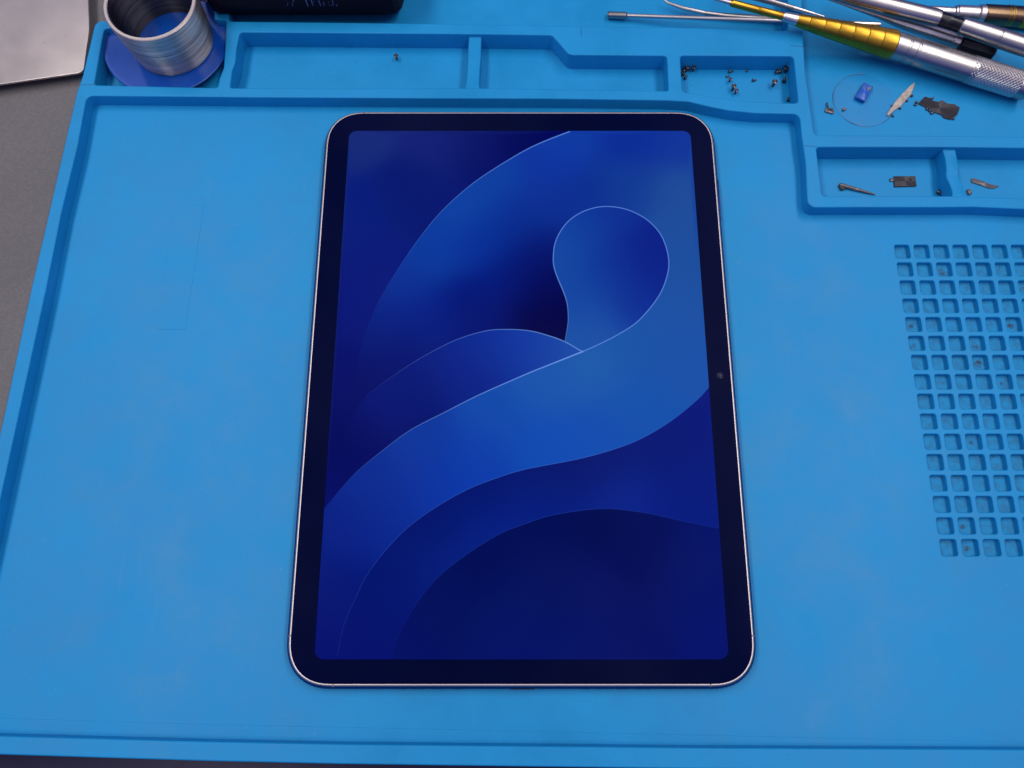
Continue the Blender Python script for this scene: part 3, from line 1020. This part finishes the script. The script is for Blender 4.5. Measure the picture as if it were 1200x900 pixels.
for s in ((342.3, 3.5, 343.2, 7.2, 1.0), (337.5, 3, 336.8, 7, 0.7), (343, -3, 344, 2.5, 1.2), (357.3, -3, 361, 7.6, 1.3), (363.8, -3, 366.8, 6.4, 1.2), (366.8, 6.2, 371, 6.4, 0.8), (367, 1.5, 369, 2.5, 0.8),
          (372.5, -2, 376, 7.2, 1.0), (379.2, 2, 379.8, 7.0, 0.9), (384, 2.2, 385.6, 3.0, 1.2), (384.5, 5.5, 388.5, 6.8, 1.0), (389.4, -2, 390.4, 6.6, 0.9), (394.4, 5.2, 394.6, 7.4, 1.4)):
    stroke(*s)

# ================================================================== the hand tools, upper right
def tool(name, label, cat, base):
    o = empty(name, base)
    return tag(o, label, cat, 'hand tools heaped at the back of the mat')
def prt(o, parent):
    return adopt(o, parent)
def ext(A, B, t):
    return Vector(A) + (Vector(B) - Vector(A)) * t
# --- thin nut driver: lies across, its tip on the mat floor
A0, A1 = at(712, 17.5, -0.9), at(1032, 28.5, 9.6)
ta = tool('nut_driver', 'long thin steel driver with a small socket tip beside the gold screwdriver', 'screwdriver', A0)
prt(lathe('shaft', ext(A0, A1, 0.07), A1, [(0, 0.85), (0.01, 1.0), (0.99, 1.05), (1, 0.8)], M['bright_steel'], None, 28), ta)
prt(lathe('socket_tip', A0, ext(A0, A1, 0.075), [(0, 1.35), (0.06, 1.65), (0.94, 1.65), (1, 1.2)], M['steel'], None, 28), ta)
# --- gold screwdriver with steel handle (on top of the driver)
G0, G1 = at(834, -2.5, 19.5), at(1046, 52.5, 8.0)
H0, H1 = G1, at(1206, 103, 4.0)
tg = tool('gold_screwdriver', 'screwdriver with gold tapered sleeve and knurled bare steel handle', 'screwdriver', (G1.x, G1.y, ZB))
prt(lathe('blade', G0, ext(G0, G1, 0.12), [(0, 0.5), (0.1, 0.8), (1, 1.0)], M['bright_steel'], None, 24), tg)
prt(lathe('shank', ext(G0, G1, 0.10), ext(G0, G1, 0.40), [(0, 1.2), (0.04, 1.65), (0.5, 1.7), (0.52, 1.6), (0.54, 1.75), (0.96, 1.85), (1, 1.6)], M['gold'], None, 32), tg)
prt(lathe('collar', ext(G0, G1, 0.385), ext(G0, G1, 0.47), [(0, 1.7), (0.1, 2.1), (0.9, 2.7), (1, 2.6)], M['bright_steel'], None, 32), tg)
gp = []
rad = lambda t: 2.6 + 4.1 * (t ** 0.85)
for k in range(7):
    a, b = k / 7, (k + 1) / 7
    gp += [(a + 0.004, rad(a)), (b - 0.012, rad(b)), (b - 0.006, rad(b) - 0.16)]
gp[-1] = (1.0, rad(1) - 0.4)
prt(lathe('gold_sleeve', ext(G0, G1, 0.455), ext(G0, G1, 1.0), gp, M['gold'], None, 56, smooth=14), tg)
hp = [(0, 5.6), (0.005, 6.1), (0.09, 6.15), (0.095, 5.9), (0.105, 5.9), (0.11, 6.15), (0.15, 6.15), (0.155, 5.95), (0.165, 5.95), (0.17, 6.2), (0.56, 6.25), (0.565, 6.0)]
hp = [(t / 0.565, r) for t, r in hp]
gh = prt(lathe('handle', ext(H0, H1, -0.01), ext(H0, H1, 0.60), hp, M['steel'], None, 48), tg)
kn = [(i / 60, 6.0 if 0 < i < 60 else 5.8) for i in range(61)]
tri = lambda m: (0.0, 0.5, 1.0, 0.5)[m % 4]
prt(lathe('knurled_grip', ext(H0, H1, 0.555), ext(H0, H1, 0.915), kn, M['bright_steel'], None, 96,
          rmod=lambda k, i: (0.30 * (tri(k + i) + tri(k - i)) - 0.1) if 0 < k < 60 else 0, smooth=12), gh)
prt(lathe('end_cap', ext(H0, H1, 0.91), ext(H0, H1, 1.0), [(0, 6.0), (0.06, 6.2), (0.8, 6.2), (1, 5.4)], M['steel'], None, 48), gh)
# --- curved pick whose tip shows behind the nut driver
pk = [at(776, -2, 2), at(783, 3.5, 1.2), (at(800, 9.5, 0.6)), at(825, 15.2, 0), at(850, 18.5, -0.5), at(885, 21.0, -0.6), at(915, 22.5, 0.2)]
tp = tool('curved_pick', 'slender steel pick with a curved tip tucked behind the nut driver', 'pick', pk[4])
sp = []
for i in range(len(pk) - 1):
    for k in range(6):
        sp.append(pk[i].lerp(pk[i + 1], k / 6))
sp.append(pk[-1])
prt(tube('tip', sp[:19], [0.3 + 0.8 * min(1, k / 14) for k in range(19)], M['bright_steel'], None), tp)
prt(tube('shank', sp[18:], [1.1 + 0.3 * min(1, k / 10) for k in range(len(sp) - 18)], M['steel'], None), tp)
# --- slim probe running down to the gold sleeve
S0, S1 = at(872, -7, 9.5), at(966, 19.5, 8.6)
tsn = tool('slim_probe', 'slim tapered steel probe crossing the mat rib above the gold shank', 'probe', S1)
prt(lathe('tip', ext(S0, S1, 0.62), S1, [(0, 1.15), (1, 0.35)], M['bright_steel'], None, 24), tsn)
prt(lathe('shaft', ext(S0, S1, -0.2), ext(S0, S1, 0.63), [(0, 1.7), (0.1, 1.8), (0.9, 1.25), (1, 1.1)], M['steel'], None, 24), tsn)
# --- polished driver with black handle end
B0, B1 = at(968, -2, 9.0), at(1122, 47.5, 2.6)
tbk = tool('black_handled_driver', 'polished steel rod with a short black plastic handle end', 'screwdriver', (B1.x, B1.y, ZB))
prt(lathe('rod', B0, B1, [(0, 0.5), (0.2, 1.0), (0.42, 1.7), (0.55, 2.6), (0.62, 2.9), (0.985, 3.3), (1, 3.1)], M['bright_steel'], None, 36), tbk)
prt(lathe('ring', ext(B0, B1, 0.965), ext(B0, B1, 1.02), [(0, 3.5), (0.1, 3.75), (0.9, 3.75), (1, 3.6)], M['bright_steel'], None, 36), tbk)
bh = prt(lathe('handle', ext(B0, B1, 1.005), ext(B0, B1, 1.27), [(0, 3.6), (0.06, 5.0), (0.15, 5.4), (0.8, 5.4), (0.95, 4.9), (1, 4.0)], M['black_plastic'], None, 12, smooth=20), tbk)
prt(lathe('end_stud', ext(B0, B1, 1.265), ext(B0, B1, 1.29), [(0, 1.6), (0.9, 1.6), (1, 1.3)], M['steel'], None, 20), bh)
# --- large steel pen with a black ring, lying over the others
Q0, Q1 = at(958, -12.5, 14.0), at(1100, 21.5, 13.2)
Q2 = at(1240, 67, 12.4)
tq = tool('steel_pen', 'thick brushed steel pen tool with a black ring at mid length', 'pen tool', (Q1.x, Q1.y, ZB))
prt(lathe('front_barrel', Q0, Q1, [(0, 2.6), (0.1, 3.0), (0.35, 3.7), (0.6, 3.95), (0.97, 4.0), (1, 3.8)], M['steel'], None, 48), tq)
prt(lathe('black_ring', ext(Q1, Q2, -0.02), ext(Q1, Q2, 0.19), [(0, 3.2), (0.02, 3.35), (0.98, 3.35), (1, 3.2)], M['black_plastic'], None, 48), tq)
prt(lathe('rear_barrel', ext(Q1, Q2, 0.18), Q2, [(0, 3.7), (0.01, 4.0), (0.38, 4.3), (0.385, 4.15), (0.395, 4.15), (0.40, 4.4), (0.98, 4.6), (1, 4.2)], M['steel'], None, 48), tq)
# --- bronze handled driver at the far right
D0, D1 = at(1088, 12.0, 2.2), at(1260, 24.5, 2.2)
td = tool('bronze_screwdriver', 'screwdriver with dark bronze handle, gold rings and polished steel ferrule', 'screwdriver', (D1.x, D1.y, ZB))
prt(lathe('neck', D0, ext(D0, D1, 0.19), [(0, 2.0), (0.1, 2.2), (0.9, 2.3), (0.93, 3.0), (1, 3.0)], M['bright_steel'], None, 36), td)
prt(lathe('ferrule', ext(D0, D1, 0.185), ext(D0, D1, 0.335), [(0, 2.9), (0.05, 3.4), (0.95, 3.6), (1, 3.3)], M['bright_steel'], None, 36), td)
prt(lathe('white_ring', ext(D0, D1, 0.335), ext(D0, D1, 0.375), [(0, 4.0), (0.1, 4.3), (0.9, 4.3), (1, 4.1)], M['bright_steel'], None, 36), td)
dh = prt(lathe('handle', ext(D0, D1, 0.373), ext(D0, D1, 0.625), [(0, 4.4), (0.02, 4.65), (0.98, 4.95), (1, 4.7)], M['brown_metal'], None, 48), td)
for q in (0.525, 0.545, 0.555):
    prt(lathe('gold_ring', ext(D0, D1, q), ext(D0, D1, q + 0.005), [(0, 4.9), (0.2, 4.98), (0.8, 4.98), (1, 4.9)], M['gold'], None, 36), dh)
prt(lathe('rear_section', ext(D0, D1, 0.622), D1, [(0, 4.8), (0.04, 5.1), (0.9, 5.1), (1, 4.4)], M['gold'], None, 48), td)

# ================================================================== loose bits on the mat
def flat_piece(name, pts, z0, th, m, rz=None, bev=0.12):
    return slab(name, pts, [], z0, z0 + th, bev, m, steps=2)
# dark shield plate with torn tabs
zf = ZB + 0.02
sh = empty('shield_plate', at(1100, 126, zf))
tag(sh, 'small dark metal shield plate with torn side tabs near the knurled handle', 'shield plate')
adopt(flat_piece('plate', [at2(u, v, zf + 0.6) for u, v in ((1076, 121), (1084, 113), (1091, 115), (1093, 118), (1100, 119), (1104, 117), (1110, 121), (1119, 122), (1125, 126), (1122, 134), (1114, 140), (1107, 138), (1103, 134), (1094, 131), (1088, 127))], zf, 0.6, M['dark_part']), sh)
for u, v in ((1072.5, 123), (1092.5, 115.5), (1086, 128), (1092, 132.5), (1089, 130), (1117, 139), (1074, 120)):
    p = at(u, v, zf + 0.4)
    adopt(box('tab', p.x, p.y, zf + 0.55, random.uniform(0.9, 1.6), random.uniform(0.7, 1.2), 1.1, M['screw'], None, random.uniform(0, 3), 0.2), sh)
# tan strip
sv = empty('adhesive_strip', at(1057, 116, zf))
tag(sv, 'torn beige strip with ragged dark edges beside the dark shield plate', 'strip')
adopt(flat_piece('strip', [at2(u, v, zf + 0.9) for u, v in ((1039.5, 134.5), (1041, 131), (1050, 118), (1058, 109), (1067, 100), (1072, 96.5), (1071.5, 101), (1068, 110), (1062, 117), (1055, 125), (1048, 129), (1042, 135))], zf, 0.9, M['tan_part']), sv)
for u, v in ((1068.5, 112.5), (1062, 118), (1054.5, 127), (1045, 124), (1046, 136)):
    p = at(u, v, zf + 0.3)
    adopt(box('tab', p.x, p.y, zf + 0.35, random.uniform(0.7, 1.6), random.uniform(0.6, 1.1), 0.7, M['dark_part'], None, random.uniform(0, 3), 0.15), sv)
# clear round film and the blue scrap lying on it
f0 = at(1012, 117.5, zf)
film = empty('round_film', (f0.x, f0.y, zf))
tag(film, 'round clear plastic film lying flat on the mat under a blue scrap', 'film')
FR = 14.6
adopt(revolve('film', f0.x, f0.y, zf, [(0, 0.0), (FR, 0.0), (FR, 0.08), (0, 0.08)], M['film'], 64), film)
arc = [Vector((f0.x + FR * math.cos(R(a)), f0.y + FR * math.sin(R(a)), zf + 0.1 + 0.25 * (1 + math.sin(R(a * 2.3))))) for a in range(80, 335, 6)]
adopt(tube('curled_edge', arc, [0.10 + 0.05 * math.sin(k * 0.5) for k in range(len(arc))], M['film_edge'], None, 8), film)
p = at(1012.5, 108.5, zf + 1.5)
scrap = empty('blue_scrap', (p.x, p.y, zf + 0.1))
tag(scrap, 'small glossy deep blue plastic scrap on the round clear film', 'scrap')
adopt(box('folded_tab', p.x, p.y, zf + 1.35, 5.0, 9.6, 2.1, M['blue_film'], None, R(-32), 0.5), scrap)
q = at(1018.5, 103.5, zf + 2.6)
adopt(box('corner', q.x, q.y, zf + 2.2, 2.2, 1.6, 1.3, M['film_edge'], None, R(20), 0.3, R(20)), scrap)
# little bracket left of the film
b0 = at(971.5, 131, zf)
brk = empty('tiny_bracket', (b0.x, b0.y, zf))
tag(brk, 'tiny bent metal bracket near the tray corner left of the clear film', 'bracket')
adopt(box('base', b0.x, b0.y, zf + 0.5, 4.2, 2.0, 0.9, M['grey_part'], None, R(-20), 0.2), brk)
adopt(box('arm', b0.x - 0.6, b0.y + 2.2, zf + 0.9, 0.7, 4.6, 0.6, M['screw'], None, R(6), 0.15), brk)
adopt(box('tab', b0.x + 0.8, b0.y + 0.6, zf + 1.2, 1.1, 1.2, 1.3, M['screw'], None, R(35), 0.2), brk)
b0 = at(988.5, 129, zf)
crumb = box('metal_crumb', b0.x, b0.y, zf + 0.75, 1.8, 1.2, 1.3, M['grey_part'], None, R(40), 0.3)
tag(crumb, 'metal crumb at the rim of the round clear film', 'crumb')
# side tray: pin, black tab, stub; grey strip and stub in the next one
p0, p1 = at(984, 216.5, zf + 1.0), at(1026, 228.0, zf + 0.6)
pin = empty('bent_pin', (p0.x, p0.y, zf))
tag(pin, 'flat bent metal pin in the tray with the black tab', 'pin')
adopt(lathe('shank', p0, p1, [(0, 0.9), (0.05, 1.0), (0.5, 0.8), (0.8, 0.5), (1, 0.2)], M['grey_part'], None, 10), pin)
hp_ = at(986.5, 219.5, zf + 0.5)
adopt(box('hook', hp_.x, hp_.y, zf + 0.75, 2.4, 3.0, 1.5, M['dark_part'], None, R(20), 0.4), pin)
t0 = at(1060, 212.3, zf + 0.5)
tabp = empty('black_tab', (t0.x, t0.y, zf))
tag(tabp, 'small rectangular dark grey tab with a pin hole in the side tray', 'tab')
adopt(flat_piece('tab', [at2(u, v, zf + 0.8) for u, v in ((1047.5, 206.4), (1072.8, 206.2), (1074.2, 217.8), (1048.5, 218.5))], zf, 0.8, M['dark_part']), tabp)
t1 = at(1045.5, 210.8, zf + 0.5)
adopt(box('lug', t1.x, t1.y, zf + 0.4, 2.2, 1.5, 0.7, M['screw'], None, 0, 0.2), tabp)
t2 = at(1067, 210.5, zf + 0.8)
adopt(lathe('pin_hole', (t2.x, t2.y, zf + 0.5), (t2.x, t2.y, zf + 0.82), [(0, 0.5), (1, 0.5)], M['dark_slot'], None, 14), tabp)
s0, s1 = at(1098, 223.5, zf + 1.0), at(1105, 229, zf + 0.9)
stub = tag(lathe('brass_stub', s0, s1, [(0, 0.7), (0.1, 0.95), (0.45, 0.95), (0.5, 0.7), (0.9, 0.7), (1, 0.5)], M['screw'], None, 12),
           'short bright metal stub against the tray divider, pin side', 'stub')
g0 = at(1153, 214, zf)
strip_o = flat_piece('grey_strip', [at2(u, v, zf + 0.7) for u, v in ((1138.5, 209.5), (1141, 208.6), (1152, 212.2), (1162, 216.2), (1171, 217.8), (1166, 220.3), (1160, 220.2), (1148, 216), (1139, 213.2))], zf, 0.7, M['grey_part'])
tag(strip_o, 'narrow grey metal strip lying alone in the far side tray', 'strip')
p = at(1135.5, 225, zf + 0.6)
st2 = box('metal_stub', p.x, p.y, zf + 0.75, 1.6, 2.6, 1.4, M['grey_part'], None, R(8), 0.35)
tag(st2, 'tiny metal stub at the divider foot beside the grey strip', 'stub')
# screws in the screw tray
def screw(u, v, s, rz, lay, label='tiny dark screw lying loose in the screw tray', z=zf):
    p_ = at(u, v, z + 0.7)
    o = empty('tiny_screw', (p_.x, p_.y, z))
    tag(o, label, 'screw', 'tiny screws in the tray')
    d = Vector((math.cos(rz), math.sin(rz), 0.0)) if lay else Vector((0, 0, 1))
    c0 = Vector((p_.x, p_.y, z + (1.15 * s if lay else 0.0)))
    adopt(lathe('shank', c0, c0 + d * 2.6 * s, [(0, 0.55 * s)] + [(i / 8, (0.62 if i % 2 else 0.48) * s) for i in range(1, 8)] + [(1, 0.4 * s)], M['screw'], None, 10), o)
    hb = c0 - d * 0.7 * s if lay else c0 + d * 2.4 * s
    adopt(lathe('head', hb, hb + d * 0.8 * s, [(0, 0.7 * s), (0.2, 1.1 * s), (0.9, 1.15 * s), (1, 0.9 * s)], M['screw'], None, 14), o)
    return o
HEAP_A = 'tiny dark screw in the heap at the screw tray wall shared with the long tray'
HEAP_B = 'tiny dark screw in the heap at the back corner beside the tool compartment'
ROW = 'tiny screw in the loose file of three crossing the screw tray'
for (u, v, s, rz, lay, lab) in (
        (801.5, 83.5, 0.95, 0.3, 1, HEAP_A), (804.5, 81.8, 0.9, 1.2, 0, HEAP_A), (800.3, 87.5, 0.85, 2.0, 1, HEAP_A), (802.8, 91.5, 0.7, 1.0, 1, HEAP_A),
        (812, 82.2, 0.95, 0.8, 0, 'bright headed tiny screw standing just clear of the heap by the long tray wall'),
        (855, 84, 0.7, 0.2, 1, ROW), (852, 89.5, 0.5, 0.4, 1, ROW), (855, 94.8, 0.75, 1.0, 0, ROW),
        (858.5, 104.5, 1.05, 2.4, 0, 'larger dark screw of the touching pair on the screw tray floor'),
        (861.8, 108.8, 0.85, 0.5, 0, 'smaller pale screw of the touching pair on the screw tray floor'),
        (882.5, 94, 0.65, 0.1, 1, 'small screw lying flat and alone on the open floor of the screw tray'),
        (875, 83, 0.45, 0.4, 1, 'smallest screw in the screw tray lying against its back wall'),
        (906, 99.8, 1.15, 2.8, 0, 'largest lone dark screw standing on the screw tray floor'),
        (918.5, 95.5, 0.95, 1.3, 1, 'tiny screw lying between the corner heap and the largest lone screw'),
        (919.5, 83.5, 1.1, 0.4, 0, HEAP_B), (910, 85, 0.9, 0.1, 1, HEAP_B), (914, 84.4, 0.8, 2.0, 1, HEAP_B),
        (923.5, 117.5, 0.7, 1.4, 1, 'tiny screw at the front corner of the screw tray near the curved rib')):
    screw(u, v, s, rz, lay, lab)
o = screw(465, 68.8, 0.95, 0.6, 0, 'single tiny dark screw in the long tray behind the tablet')
o['group'] = 'screw on its own'
